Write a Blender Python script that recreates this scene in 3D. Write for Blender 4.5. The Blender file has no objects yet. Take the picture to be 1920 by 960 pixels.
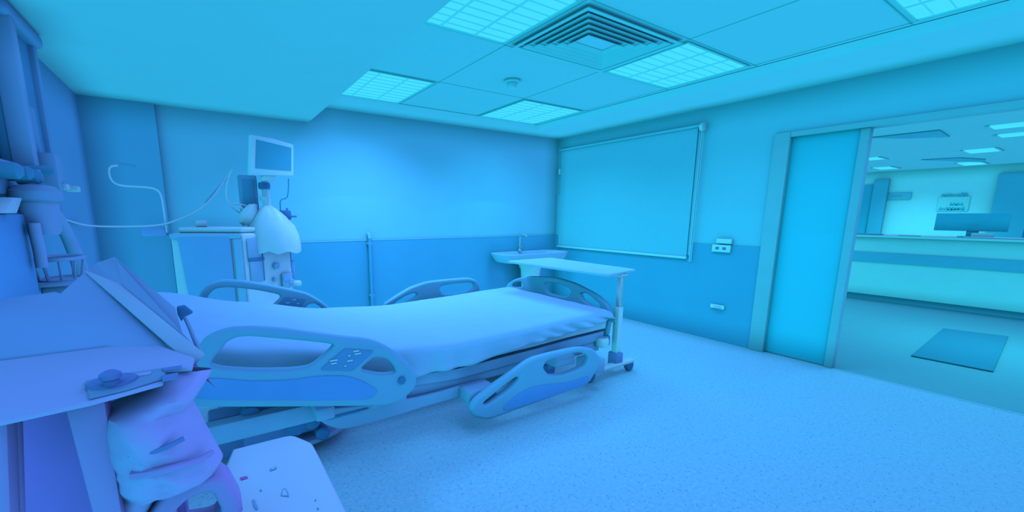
import bpy, bmesh, math, random
from mathutils import Vector, Matrix, noise
random.seed(7)
PI = math.pi
sc = bpy.context.scene
col = sc.collection

# ------------------------------------------------------------------ camera
FPX, CX, CY = 781.763, 885.997, 542.479            # pixels of a 1920 x 960 frame
CAM = Vector((-4.8723, -5.0879, 1.4174))
YAW, PITCH, ROLL = 0.5697, 0.1767, 0.0033
fw = Vector((math.sin(YAW)*math.cos(PITCH), math.cos(YAW)*math.cos(PITCH), -math.sin(PITCH)))
rt0 = Vector((math.cos(YAW), -math.sin(YAW), 0)); up0 = rt0.cross(fw)
rt = math.cos(ROLL)*rt0 + math.sin(ROLL)*up0; up = -math.sin(ROLL)*rt0 + math.cos(ROLL)*up0
cd = bpy.data.cameras.new('camera'); cam = bpy.data.objects.new('camera', cd); col.objects.link(cam)
m3 = Matrix((rt, up, -fw)).transposed()
cam.matrix_world = Matrix.Translation(CAM) @ m3.to_4x4()
cd.sensor_fit = 'HORIZONTAL'; cd.sensor_width = 36; cd.lens = FPX*36/1920
cd.shift_x = (960-CX)/1920; cd.shift_y = (CY-480)/1920
cd.clip_start = 0.05; cd.clip_end = 100
sc.camera = cam

def at(u, v, ax, val):
    """the point on the plane axis=val that a sight line of the photograph meets"""
    d = fw + (u-CX)/FPX*rt - (v-CY)/FPX*up
    return CAM + (val-CAM[ax])/d[ax]*d

def lin(r, g, b):
    f = lambda c: (c/255/12.92) if c/255 <= .04045 else ((c/255+.055)/1.055)**2.4
    return (f(r), f(g), f(b))

# ------------------------------------------------------------------ world, light, exposure
WORLD = 1.45
w = bpy.data.worlds.new('world'); sc.world = w; w.use_nodes = True
nt = w.node_tree; nt.nodes.clear()
wo = nt.nodes.new('ShaderNodeOutputWorld'); bg = nt.nodes.new('ShaderNodeBackground')
tc = nt.nodes.new('ShaderNodeTexCoord'); sx = nt.nodes.new('ShaderNodeVectorMath'); sx.operation = 'DOT_PRODUCT'; sx.inputs[1].default_value = (.65, 0, .5); rp = nt.nodes.new('ShaderNodeValToRGB')
mr = nt.nodes.new('ShaderNodeMapRange'); mr.inputs['From Min'].default_value = -1; mr.inputs['From Max'].default_value = 1
nt.links.new(tc.outputs['Generated'], sx.inputs[0]); nt.links.new(sx.outputs['Value'], mr.inputs['Value'])
nt.links.new(mr.outputs[0], rp.inputs[0])
rp.color_ramp.elements[0].position = .2; rp.color_ramp.elements[0].color = (.034, .68, 1.1, 1)
rp.color_ramp.elements[1].position = .8; rp.color_ramp.elements[1].color = (.125, .29, 1.0, 1)
nt.links.new(rp.outputs[0], bg.inputs['Color']); bg.inputs['Strength'].default_value = WORLD
nt.links.new(bg.outputs[0], wo.inputs[0])
sc.view_settings.view_transform = 'Standard'; sc.view_settings.look = 'None'
sc.view_settings.gamma = 1; sc.view_settings.use_curve_mapping = False
sc.view_settings.exposure = 0.0
sc.cycles.max_bounces = 10; sc.cycles.diffuse_bounces = 6
sc.cycles.use_denoising = True
sc.cycles.use_fast_gi = True; sc.cycles.fast_gi_method = 'REPLACE'; sc.cycles.ao_bounces_render = 1; sc.cycles.ao_bounces = 1
w.light_settings.ao_factor = 0.66; w.light_settings.distance = 0.28
CEIL_POWER = 8.0        # watts of each ceiling luminaire
CORR_POWER = 30.0

# ------------------------------------------------------------------ materials
MATS = {}
TINT = {'m': (.080, .47, 1.0), 'v': (.135, .34, 1.0), 'c': (.058, .62, .95)}      # colour of the light where the thing stands
def albedo(rgb, tint='m', k=.93):
    c = [a/b*k for a, b in zip(lin(*rgb), TINT[tint])]
    return [min(.93, x) for x in c]
def mat(name, rgb, rough=.6, var=.04, scale=6., metal=0., spec=.3, alpha=1., emit=None, bump=0., trans=0., tint='m'):
    if name in MATS: return MATS[name]
    m = bpy.data.materials.new(name); m.use_nodes = True; n = m.node_tree
    b = n.nodes['Principled BSDF']
    c = lin(*rgb) if emit is not None else albedo(rgb, tint)
    tcn = n.nodes.new('ShaderNodeTexCoord'); nz = n.nodes.new('ShaderNodeTexNoise'); nz.inputs['Scale'].default_value = scale
    nz.inputs['Detail'].default_value = 4
    n.links.new(tcn.outputs['Object'], nz.inputs['Vector'])
    cr = n.nodes.new('ShaderNodeValToRGB')
    cr.color_ramp.elements[0].position = .3; cr.color_ramp.elements[1].position = .7
    cr.color_ramp.elements[0].color = (*[x*(1-var) for x in c], 1); cr.color_ramp.elements[1].color = (*[min(1, x*(1+var)) for x in c], 1)
    n.links.new(nz.outputs['Fac'], cr.inputs[0]); n.links.new(cr.outputs[0], b.inputs['Base Color'])
    if emit is not None: n.links.remove(b.inputs['Base Color'].links[0]); b.inputs['Base Color'].default_value = (.05, .05, .05, 1)
    b.inputs['Roughness'].default_value = rough; b.inputs['Metallic'].default_value = metal
    b.inputs['Specular IOR Level'].default_value = spec; b.inputs['Alpha'].default_value = alpha
    if trans: b.inputs['Transmission Weight'].default_value = trans
    if emit is not None:
        n.links.new(cr.outputs[0], b.inputs['Emission Color']); b.inputs['Emission Strength'].default_value = emit
    if bump:
        bp = n.nodes.new('ShaderNodeBump'); bp.inputs['Strength'].default_value = bump; bp.inputs['Distance'].default_value = .01
        n.links.new(nz.outputs['Fac'], bp.inputs['Height']); n.links.new(bp.outputs[0], b.inputs['Normal'])
    MATS[name] = m; return m

def floor_mat():
    m = bpy.data.materials.new('speckled_vinyl'); m.use_nodes = True; n = m.node_tree; b = n.nodes['Principled BSDF']
    tcn = n.nodes.new('ShaderNodeTexCoord')
    def N(s, d=2):
        z = n.nodes.new('ShaderNodeTexNoise'); z.inputs['Scale'].default_value = s; z.inputs['Detail'].default_value = d
        n.links.new(tcn.outputs['Object'], z.inputs['Vector']); return z
    def ramp(src, p0, c0, p1, c1):
        r = n.nodes.new('ShaderNodeValToRGB'); r.color_ramp.elements[0].position = p0; r.color_ramp.elements[1].position = p1
        r.color_ramp.elements[0].color = (*c0, 1); r.color_ramp.elements[1].color = (*c1, 1); n.links.new(src, r.inputs[0]); return r
    base = albedo((58, 160, 226)); dark = albedo((40, 122, 205)); lite = albedo((90, 190, 250))
    r1 = ramp(N(45, 3).outputs['Fac'], .35, [x*.93 for x in base], .65, [min(1, x*1.05) for x in base])
    v = n.nodes.new('ShaderNodeTexVoronoi'); v.inputs['Scale'].default_value = 36; v.inputs['Randomness'].default_value = 1
    mp = n.nodes.new('ShaderNodeMapping'); mp.inputs['Scale'].default_value = (1, 1.7, 1)
    n.links.new(tcn.outputs['Object'], mp.inputs[0]); n.links.new(mp.outputs[0], v.inputs['Vector'])
    f1 = ramp(v.outputs['Distance'], .12, (1, 1, 1), .26, (0, 0, 0))
    f1b = ramp(v.outputs['Color'], .42, (0, 0, 0), .5, (1, 1, 1))
    mu = n.nodes.new('ShaderNodeMath'); mu.operation = 'MULTIPLY'
    n.links.new(f1.outputs[0], mu.inputs[0]); n.links.new(f1b.outputs[0], mu.inputs[1])
    mx = n.nodes.new('ShaderNodeMix'); mx.data_type = 'RGBA'
    n.links.new(mu.outputs[0], mx.inputs['Factor']); n.links.new(r1.outputs[0], mx.inputs['A']); mx.inputs['B'].default_value = (*dark, 1)
    f2 = ramp(N(60, 2).outputs['Fac'], .68, (0, 0, 0), .74, (1, 1, 1))
    mx2 = n.nodes.new('ShaderNodeMix'); mx2.data_type = 'RGBA'
    n.links.new(f2.outputs[0], mx2.inputs['Factor']); n.links.new(mx.outputs['Result'], mx2.inputs['A']); mx2.inputs['B'].default_value = (*lite, 1)
    n.links.new(mx2.outputs['Result'], b.inputs['Base Color'])
    b.inputs['Roughness'].default_value = .42; b.inputs['Specular IOR Level'].default_value = .2
    return m

M_wall = mat('wall_paint', (49, 162, 234), .7, .015, 3)
M_dado = mat('blue_dado_vinyl', (27, 136, 214), .55, .02, 3)
M_ceil = mat('ceiling_paint', (62, 182, 250), .8, .012, 4)
M_step = mat('polished_trim', (70, 176, 246), .12, .01, 5, .9)
M_tile = mat('ceiling_tile', (58, 180, 246), .85, .012, 30)
M_joint = mat('ceiling_joint', (28, 165, 218), .8, .02)
M_floor = floor_mat()
M_wallshade = mat('wall_paint_shaded', (38, 146, 222), .7, .015, 3)  # darker copy of wall paint, with the soffit's shade put into its colour
M_corrfloor = mat('corridor_vinyl', (30, 152, 176), .5, .03, 20, tint='c')
M_corrwall = mat('corridor_wall', (66, 212, 236), .7, .015, tint='c')
M_corrceil = mat('corridor_ceiling', (52, 190, 222), .8, .02, tint='c')
M_frame = mat('door_frame_paint', (52, 154, 216), .5, .02)
M_door = mat('door_laminate', (22, 164, 240), .4, .015, 4)
M_blind = mat('blind_fabric', (46, 158, 228), .8, .02, 40)
M_white = mat('white_plastic', (84, 190, 250), .4, .02)
M_metal = mat('brushed_metal', (80, 175, 230), .3, .03, 20, .6)
M_sheet = mat('cotton_sheet', (60, 160, 244), .85, .02, 9)
M_rail = mat('bed_rail_plastic', (46, 146, 226), .45, .02)
M_railblue = mat('bed_blue_inset', (38, 132, 240), .45, .03)
M_control = mat('control_membrane', (35, 125, 215), .35, .04)
M_bedframe = mat('bed_frame_paint', (54, 142, 226), .45, .03)
M_dark = mat('dark_rubber', (24, 105, 190), .6, .05)
M_chassis = mat('chassis_grey', (44, 118, 215), .6, .05)
M_light = mat('luminaire_diffuser', (66, 216, 255), .5, .02, 8, emit=1.0)
M_louvre = mat('luminaire_louvre', (54, 206, 250), .5, .02, 8, emit=.85)
M_lframe = mat('luminaire_frame', (45, 190, 238), .5, .02)
M_vent = mat('vent_metal', (50, 186, 244), .5, .02)
M_ventdark = mat('vent_gap', (60, 205, 255), .8, .02)
M_dia = mat('dialysis_white', (86, 182, 255), .4, .02)
M_diarim = mat('dialysis_rim', (60, 158, 248), .4, .02)
M_diablue = mat('dialysis_side', (52, 146, 246), .4, .025)
M_diagrey = mat('dialysis_screen', (56, 148, 228), .3, .03)
M_screen = mat('screen_glass', (26, 138, 205), .25, .03, 3)
M_bezel = mat('monitor_bezel', (74, 186, 252), .4, .02)
M_cable = mat('cable_sheath', (90, 180, 250), .5, .03)
M_bagclear = mat('clear_polythene', (88, 188, 255), .3, .04, 7, alpha=.92)
M_con = mat('console_plastic', (92, 132, 250), .5, .025, 3, tint='v')
M_conface = mat('console_rear_panel', (74, 126, 240), .5, .04, 2, tint='v')
M_condark = mat('console_plate', (66, 118, 220), .5, .05, tint='v')
M_congap = mat('console_recess', (58, 100, 218), .6, .05, tint='v')
M_concab = mat('console_cabinet', (88, 96, 238), .6, .05, 3, tint='v')
M_leg = mat('console_leg', (94, 112, 238), .5, .03, tint='v')
M_slab = mat('lid_plastic', (76, 124, 236), .4, .03, 4, tint='v')
M_slablit = mat('lid_plastic_lit', (96, 140, 250), .4, .03, 4, tint='v')  # lighter copy of the lid plastic, light on its near edge put into colour
M_bag = mat('milky_polythene', (98, 128, 255), .4, .05, 6, tint='v')
M_box = mat('white_cabinet', (102, 150, 252), .45, .015, 4, tint='v')
M_red = mat('red_label', (120, 70, 200), .5, .05, tint='v')
M_mark = mat('grey_marking', (72, 120, 225), .5, .05, tint='v')
M_pend = mat('service_column', (42, 138, 220), .5, .03)
M_penddk = mat('service_recess', (28, 128, 205), .6, .03)
M_rail2 = mat('service_rail', (52, 146, 230), .35, .03)
M_panelblue = mat('blue_panel', (54, 128, 250), .5, .04, 3, tint='v')
M_pillow = mat('pillow_cotton', (96, 150, 252), .85, .03, 5, tint='v')
M_hose = mat('ribbed_hose', (58, 145, 234), .5, .04)
M_counter = mat('counter_laminate', (58, 200, 226), .5, .02, tint='c')
M_counterdk = mat('counter_band', (28, 160, 205), .5, .02, tint='c')
M_cordark = mat('corridor_dark', (18, 160, 206), .5, .02, tint='c')
M_mat = mat('door_mat', (12, 128, 160), .9, .05, 60, tint='c')
M_sign = mat('sign_plate', (38, 170, 212), .5, .02, tint='c')
M_paper = mat('paper', (84, 214, 246), .8, .02, tint='c')

# ------------------------------------------------------------------ mesh helpers
class MB:
    def __init__(s): s.bm = bmesh.new()
    def _merge(s, b2):
        me = bpy.data.meshes.new('t'); b2.to_mesh(me); b2.free(); s.bm.from_mesh(me); bpy.data.meshes.remove(me)
    def box(s, x0, x1, y0, y1, z0, z1, bev=0., seg=2, M=None):
        b = bmesh.new(); bmesh.ops.create_cube(b, size=1)
        for v in b.verts:
            v.co = Vector(((x0+x1)/2+v.co.x*(x1-x0), (y0+y1)/2+v.co.y*(y1-y0), (z0+z1)/2+v.co.z*(z1-z0)))
        if bev: bmesh.ops.bevel(b, geom=b.edges[:], offset=bev, segments=seg, profile=.5, affect='EDGES')
        if M is not None: bmesh.ops.transform(b, matrix=M, verts=b.verts)
        s._merge(b); return s
    def tube(s, pts, r, n=10, smooth=0):
        pts = [Vector(p) for p in pts]
        for _ in range(smooth):
            q = [pts[0]]
            for a, b in zip(pts, pts[1:]): q += [a*.75+b*.25, a*.25+b*.75]
            pts = q+[pts[-1]]
        rs = r if isinstance(r, (list, tuple)) else None
        b = bmesh.new(); rings = []
        nrm = None
        for i, p in enumerate(pts):
            t = (pts[min(i+1, len(pts)-1)]-pts[max(i-1, 0)]).normalized()
            if nrm is None:
                nrm = t.orthogonal().normalized()
            else:
                nrm = (nrm - t*nrm.dot(t)).normalized()
            bn = t.cross(nrm)
            rr = r if rs is None else rs[0]+(rs[-1]-rs[0])*i/(len(pts)-1)
            rings.append([b.verts.new(p+rr*(math.cos(2*PI*k/n)*nrm+math.sin(2*PI*k/n)*bn)) for k in range(n)])
        for A, B in zip(rings, rings[1:]):
            for k in range(n): b.faces.new((A[k], A[(k+1) % n], B[(k+1) % n], B[k]))
        b.faces.new(rings[0][::-1]); b.faces.new(rings[-1])
        s._merge(b); return s
    def lathe(s, prof, c=(0, 0, 0), n=24, M=None):
        b = bmesh.new(); rings = []
        for r, z in prof:
            rings.append([b.verts.new((max(r, 1e-4)*math.cos(2*PI*k/n), max(r, 1e-4)*math.sin(2*PI*k/n), z)) for k in range(n)])
        for A, B in zip(rings, rings[1:]):
            for k in range(n): b.faces.new((A[k], A[(k+1) % n], B[(k+1) % n], B[k]))
        b.faces.new(rings[0][::-1]); b.faces.new(rings[-1])
        if M is not None: bmesh.ops.transform(b, matrix=M, verts=b.verts)
        bmesh.ops.translate(b, vec=Vector(c), verts=b.verts)
        s._merge(b); return s
    def prism(s, poly, off, bev=0., seg=2):
        """polygon of 3-D points swept by the vector off"""
        b = bmesh.new(); off = Vector(off)
        A = [b.verts.new(Vector(p)) for p in poly]; B = [b.verts.new(Vector(p)+off) for p in poly]
        n = len(A)
        b.faces.new(A[::-1]); b.faces.new(B)
        for k in range(n): b.faces.new((A[k], A[(k+1) % n], B[(k+1) % n], B[k]))
        bmesh.ops.recalc_face_normals(b, faces=b.faces)
        if bev: bmesh.ops.bevel(b, geom=b.edges[:], offset=bev, segments=seg, profile=.5, affect='EDGES')
        s._merge(b); return s
    def grid(s, rows):
        b = bmesh.new(); V = [[b.verts.new(Vector(p)) for p in r] for r in rows]
        for A, B in zip(V, V[1:]):
            for k in range(len(A)-1): b.faces.new((A[k], A[k+1], B[k+1], B[k]))
        s._merge(b); return s
    def build(s, name, m, parent=None, smooth=True, at0=None):
        bmesh.ops.recalc_face_normals(s.bm, faces=s.bm.faces)
        me = bpy.data.meshes.new(name)
        if at0 is not None: bmesh.ops.translate(s.bm, vec=-Vector(at0), verts=s.bm.verts)
        s.bm.to_mesh(me); s.bm.free()
        o = bpy.data.objects.new(name, me); col.objects.link(o); me.materials.append(m)
        return finish(o, parent, smooth, at0)

def finish(o, parent, smooth, at0=None):
    if at0 is not None: o.location = at0
    if smooth:
        for p in o.data.polygons: p.use_smooth = True
        try: o.data.set_sharp_from_angle(angle=math.radians(38))
        except Exception: pass
    if parent is not None:
        o.parent = parent
        o.matrix_parent_inverse = world(parent).inverted()
    return o
def world(o):
    M = o.matrix_basis.copy()
    return world(o.parent) @ o.matrix_parent_inverse @ M if o.parent else M

def plate(name, outline, holes, frame, thick, m, parent=None, bev=0., smooth_iter=2, cut=.18):
    """flat plate with rounded edges: outline and holes are 2-D, frame a 4x4 from plate space to the room"""
    cu = bpy.data.curves.new(name, 'CURVE'); cu.dimensions = '2D'; cu.fill_mode = 'BOTH'
    def rnd(p):
        p = [Vector((a[0], a[1], 0)) for a in p]
        for _ in range(smooth_iter):
            q = []
            for i in range(len(p)):
                a, b = p[i], p[(i+1) % len(p)]; q += [a*(1-cut)+b*cut, a*cut+b*(1-cut)]
            p = q
        return p
    for poly in [outline]+list(holes):
        pts = rnd(poly); sp = cu.splines.new('POLY'); sp.points.add(len(pts)-1); sp.use_cyclic_u = True
        for q, p in zip(sp.points, pts): q.co = (p.x, p.y, 0, 1)
    cu.extrude = thick/2-bev; cu.bevel_depth = bev; cu.bevel_resolution = 2; cu.offset = -bev
    t = bpy.data.objects.new('tmp', cu); col.objects.link(t)
    dg = bpy.context.evaluated_depsgraph_get()
    me = bpy.data.meshes.new_from_object(t.evaluated_get(dg)); me.name = name
    bpy.data.objects.remove(t); bpy.data.curves.remove(cu)
    me.transform(frame); me.materials.clear(); me.materials.append(m)
    o = bpy.data.objects.new(name, me); col.objects.link(o)
    return finish(o, parent, True)

def XZ(y): return Matrix(((1, 0, 0, 0), (0, 0, -1, y), (0, 1, 0, 0), (0, 0, 0, 1)))       # plate (x, z) standing at y
def YZ(x): return Matrix(((0, 0, 1, x), (1, 0, 0, 0), (0, 1, 0, 0), (0, 0, 0, 1)))        # plate (y, z) standing at x
def pxz(px, y): return [(at(u, v, 1, y).x, at(u, v, 1, y).z) for u, v in px]
def pyz(px, x): return [(at(u, v, 0, x).y, at(u, v, 0, x).z) for u, v in px]

def empty(name, loc, label, cat, group=None):
    o = bpy.data.objects.new(name, None); col.objects.link(o); o.location = loc; o.empty_display_size = .05
    return tag(o, label, cat, group)
def tag(o, label, cat, group=None):
    o['label'] = label; o['category'] = cat
    if group: o['group'] = group
    return o
def struct(o): o['kind'] = 'structure'; return o
def copy_tree(o, parent=None):
    c = o.copy(); col.objects.link(c)
    if parent is not None: c.parent = parent
    for ch in list(o.children): copy_tree(ch, c)
    return c

# ================================================================== THE ROOM
XL, YN = -5.68, -5.4            # left wall, near end of the room
ZC, ZT = 2.60, 2.65             # border ceiling, tile field
struct(MB().box(XL-.1, .03, YN, .1, -.1, 0).build('floor', M_floor, smooth=False))
struct(MB().box(XL-.1, .1, 0, .12, 0, 2.72).build('wall_back', M_wall, smooth=False))
struct(MB().box(XL-.12, XL, -4.3, 0, 0, 2.72).build('wall_left', M_wallshade, smooth=False))
rw = MB()
rw.box(0, .12, -3.05, 0, 0, 2.72)
rw.box(0, .12, YN, -3.05, 2.215, 2.72)
struct(rw.build('wall_right', M_wall, smooth=False))
struct(MB().box(-5.15, -.001, -.012, 0, 0, 1.097).build('trim_1', M_dado, smooth=False))
struct(MB().box(-.012, 0, -3.05, -.012, 0, 1.097).build('trim_2', M_dado, smooth=False))
struct(MB().box(-5.15, -.012, -.016, -.0005, 1.097, 1.108, .002).build('trim_3', M_wall))
struct(MB().box(XL, -5.15, -.06, 0, 0, 2.43).build('wall_pilaster', M_wallshade, smooth=False))
# ceiling: lower border round a recessed tile field, and the soffit over the bed head
ce = MB()
ce.box(-.75, 0, YN, 0, ZC, 2.75); ce.box(-3.78, -.75, -.36, 0, ZC, 2.75)
struct(ce.build('ceiling', M_ceil, smooth=False))
struct(MB().box(XL, -3.78, YN, 0, 2.42, 2.75).build('ceiling_soffit', M_ceil, smooth=False))
GX = [-3.72, -2.87, -1.84, -.89]; GY = [-.44, -1.37, -2.40, -3.20, -4.12, -5.02]
struct(MB().box(-3.78, -.75, YN, -.36, ZT, 2.75).build('ceiling_tiles', M_tile, smooth=False))
struct(MB().prism([(-.75, YN, ZC), (-.75, YN, ZT), (-.835, YN, ZT-.004)], (0, -.36-YN, 0)).build('trim_8', M_ceil, smooth=False))
struct(MB().prism([(-3.78, -.36, ZC), (-3.78, -.36, ZT), (-3.78, -.435, ZT-.004)], (3.78-.75, 0, 0)).build('trim_9', M_ceil, smooth=False))
jt = MB()
for x in GX: jt.box(x-.004, x+.004, YN, -.36, ZT-.0022, ZT+.01)
for y in GY: jt.box(-3.78, -.75, y-.004, y+.004, ZT-.0022, ZT+.01)
struct(jt.build('trim_4', M_joint, smooth=False))

# ceiling luminaires: recessed louvre boxes with their own light
def luminaire(i, j, label):
    x0, x1 = GX[i]+.02, GX[i+1]-.03; y1, y0 = GY[j]-.02, GY[j+1]+.02
    cx, cy = (x0+x1)/2, (y0+y1)/2
    e = empty('ceiling_light', (cx, cy, ZT), label, 'ceiling light', 'square louvre lights in the tiled ceiling')
    f = MB()
    for a in ((x0, x1, y0, y0+.02), (x0, x1, y1-.02, y1), (x0, x0+.02, y0+.02, y1-.02), (x1-.02, x1, y0+.02, y1-.02)):
        f.box(*a, ZT-.012, ZT-.001, .003)
    f.build('frame', M_lframe, e)
    MB().box(x0+.02, x1-.02, y0+.02, y1-.02, ZT-.004, ZT-.001).build('diffuser', M_light, e, smooth=False)
    l = MB()
    for k in range(1, 3):
        xx = x0+(x1-x0)*k/3; l.box(xx-.006, xx+.006, y0+.02, y1-.02, ZT-.012, ZT-.004)
    for k in range(1, 9):
        yy = y0+(y1-y0)*k/9; l.box(x0+.02, x1-.02, yy-.003, yy+.003, ZT-.010, ZT-.004)
    l.build('louvre', M_louvre, e, smooth=False)
    ld = bpy.data.lights.new('lamp', 'AREA'); ld.shape = 'RECTANGLE'; ld.size = (x1-x0)*.9; ld.size_y = (y1-y0)*.9
    ld.energy = CEIL_POWER*{(0, 0): 4.6, (2, 0): 2.6, (2, 2): 1.9}.get((i, j), .8); ld.spread = math.radians(132); ld.color = LAMP[i] if (i, j) != (0, 4) else (.155, .34, 1)
    lo = bpy.data.objects.new('lamp', ld); col.objects.link(lo); lo.location = (cx, cy, ZT-.02)
LAMP = [(.105, .39, 1.0), (.08, .45, 1), (.055, .52, 1.0)]
luminaire(0, 0, 'square louvre ceiling light beside the soffit, at the back wall')
luminaire(2, 0, 'square louvre ceiling light in the far corner of the ceiling, above the blind')
luminaire(2, 2, 'square louvre ceiling light right of the air vent')
luminaire(0, 2, 'square louvre ceiling light left of the air vent, cut by top edge')
luminaire(2, 4, 'square louvre ceiling light nearest the doorway, in the top right corner')
luminaire(0, 4, 'square louvre ceiling light added overhead out of view, to tint the trolley')  # added light, out of view; its violet lamp fills the foreground

# four-way air vent
vx0, vx1, vy1, vy0 = GX[1]+.03, GX[2]-.03, GY[2]-.03, GY[3]+.03
vc = ((vx0+vx1)/2, (vy0+vy1)/2, ZT)
ve = empty('air_vent', vc, 'square four-way air vent with stepped louvres in ceiling', 'air vent')
MB().box(vx0+.02, vx1-.02, vy0+.02, vy1-.02, ZT-.004, ZT-.0024).build('back_plate', M_ventdark, ve, smooth=False)
def ring(bx, by, run, z0, z1):
    q = lambda x, y, z: Vector((vc[0]+x, vc[1]+y, z)); v = MB(); th = Vector((0, 0, .004))
    for (ax, ay), (cx, cy) in ((( -1, -1), (1, -1)), ((1, -1), (1, 1)), ((1, 1), (-1, 1)), ((-1, 1), (-1, -1))):
        v.prism([q(ax*bx, ay*by, z0), q(cx*bx, cy*by, z0), q(cx*(bx-run), cy*(by-run), z1), q(ax*(bx-run), ay*(by-run), z1)], th)
    return v
bx, by = (vx1-vx0)/2, (vy1-vy0)/2
ring(bx, by, .035, ZT-.026, ZT-.022).build('frame', M_vent, ve)
k = 0
while by-.052-k*.054 > .05:
    a = .052+k*.054
    ring(bx-a*1.12, by-a, .036, ZT-.026, ZT-.008).build('louvre', M_vent, ve); k += 1
# detector
de = empty('smoke_detector', (-2.33, -1.79, ZT), 'small round smoke detector on the ceiling tiles', 'smoke detector')
MB().lathe([(.075, 0), (.075, -.015), (.06, -.022), (.045, -.022)], (-2.33, -1.79, ZT-.002)).build('base', M_vent, de)
MB().lathe([(.045, 0), (.045, -.03), (.03, -.05), (.0, -.052)], (-2.33, -1.79, ZT-.022)).build('sensor_head', M_ventdark, de)

# ------------------------------------------------------------------ doorway
d = MB()
d.box(-.03, .13, -3.19, -3.05, 0, 2.215, .006)
struct(d.build('trim_5', M_frame))
struct(MB().box(-.03, .13, YN, -3.19, 2.165, 2.215, .006).build('trim_6', M_frame))
dl = struct(MB().box(.02, .065, -3.70, -3.19, .012, 2.165, .003).build('door_1', M_door))
MB().box(.0, .085, -3.765, -3.70, 0, 2.165, .006).build('closing_edge', M_frame, dl)
MB().box(-.004, .0, -3.165, -3.155, .1, 2.1, .001).build('door_seal', M_ventdark, dl)

# ------------------------------------------------------------------ corridor beyond
struct(MB().box(.03, 11, -9, 3, -.1, -.002).build('floor_corridor', M_corrfloor, smooth=False))
struct(MB().box(.12, 11, -9, 3, 2.5, 2.6).build('ceiling_corridor', M_corrceil, smooth=False))
struct(MB().box(9.5, 9.62, -9, 3, 0, 2.5).build('wall_corridor', M_corrwall, smooth=False))
struct(MB().box(.12, 9.5, 2.9, 3, 0, 2.5).build('wall_corridor_side', M_corrwall, smooth=False))
struct(MB().box(-.002, .03, YN, -3.765, -.03, .002).build('trim_7', M_frame, smooth=False))
# dark doorways in the corridor wall
def pY(u, v, X=9.45): return at(u, v, 0, X).y
def dark_door(n, ya, yb, f0, f1):
    o = struct(MB().box(9.44, 9.5, ya, yb, 0, 2.2, .004).build('door_%d' % n, M_cordark))
    g = MB()
    for a, b in ((f0, f1),): g.box(9.40, 9.5, a, b, 0, 2.32, .005)
    g.build('frame', M_counterdk, o)
dark_door(2, -1.45, -.2, -1.72, -1.45)
dark_door(3, -6.2, -3.9, -3.9, -3.42)
# reception counter
cn = empty('reception_counter', (4.9, -4, 0), 'long pale reception counter with a dark stripe, beyond the doorway', 'reception counter')
MB().box(4.62, 5.3, -8.5, .5, .10, 1.07, .006).build('body', M_counter, cn)
MB().box(4.68, 5.3, -8.5, .5, 0, .10).build('plinth', M_counterdk, cn, smooth=False)
MB().box(4.60, 4.62, -8.5, .5, .655, .82, .003).build('stripe', M_counterdk, cn)
MB().box(4.56, 5.4, -8.5, .5, 1.07, 1.105, .006).build('worktop', M_counter, cn)
# big monitor on the counter
mo = empty('desktop_monitor', (4.95, -3.8, 1.105), 'wide dark computer monitor on the reception counter', 'monitor')
a = at(1757, 400, 0, 4.95); b2 = at(1890, 432, 0, 4.95)
MB().box(4.93, 4.985, b2.y, a.y, 1.20, a.z, .008).build('casing', M_cordark, mo)
MB().box(4.985, 5.0, b2.y+.02, a.y-.02, 1.22, a.z-.02, .004).build('back_shell', M_cordark, mo)
MB().box(4.95, 4.98, -3.86, -3.74, 1.11, 1.21, .005).build('stand', M_cordark, mo)
MB().lathe([(.15, 0), (.15, .01), (.05, .018)], (4.98, -3.8, 1.106)).build('base', M_cordark, mo)
MB().box(4.924, 4.93, -3.84, -3.76, 1.29, 1.305, .001).build('emblem', M_counterdk, mo)
# things on the counter
pp = at(1842, 440, 0, 4.85)
tag(MB().box(4.76, 4.86, pp.y-.11, pp.y+.10, 1.106, 1.175, .01).build('paper_box', M_paper), 'small pale box of papers under the wide monitor', 'box')
tr = at(1870, 447, 0, 4.66)
tag(MB().box(4.60, 4.74, tr.y-.5, tr.y+.32, 1.106, 1.122, .006).build('keyboard_tray', M_paper), 'long pale tray along the front of the reception counter', 'tray')
kb = at(1640, 440, 0, 4.75)
tag(MB().box(4.66, 4.8, kb.y-.10, kb.y+.3, 1.106, 1.124, .004).build('file_folder', M_sign), 'flat folder lying at the left end of the reception counter', 'folder')
kb2 = at(1700, 441, 0, 4.75)
tag(MB().box(4.68, 4.8, kb2.y-.15, kb2.y+.08, 1.106, 1.118, .003).build('paper_sheet', M_paper), 'pale sheets of paper beside the flat folder on counter', 'paper')
# wall sign
s0 = at(1659, 362, 0, 9.48); s1 = at(1707, 374, 0, 9.48)
sg = empty('wall_sign', (9.48, s0.y, s1.z), 'dark oblong sign plate on the corridor wall beside the door', 'sign')
MB().box(9.47, 9.499, s1.y, s0.y, s1.z, s0.z, .004).build('plate', M_sign, sg)
MB().box(9.465, 9.47, s1.y+.16, s0.y-.12, (s0.z+s1.z)/2-.01, (s0.z+s1.z)/2+.02, .001).build('lettering', M_counterdk, sg)
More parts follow.
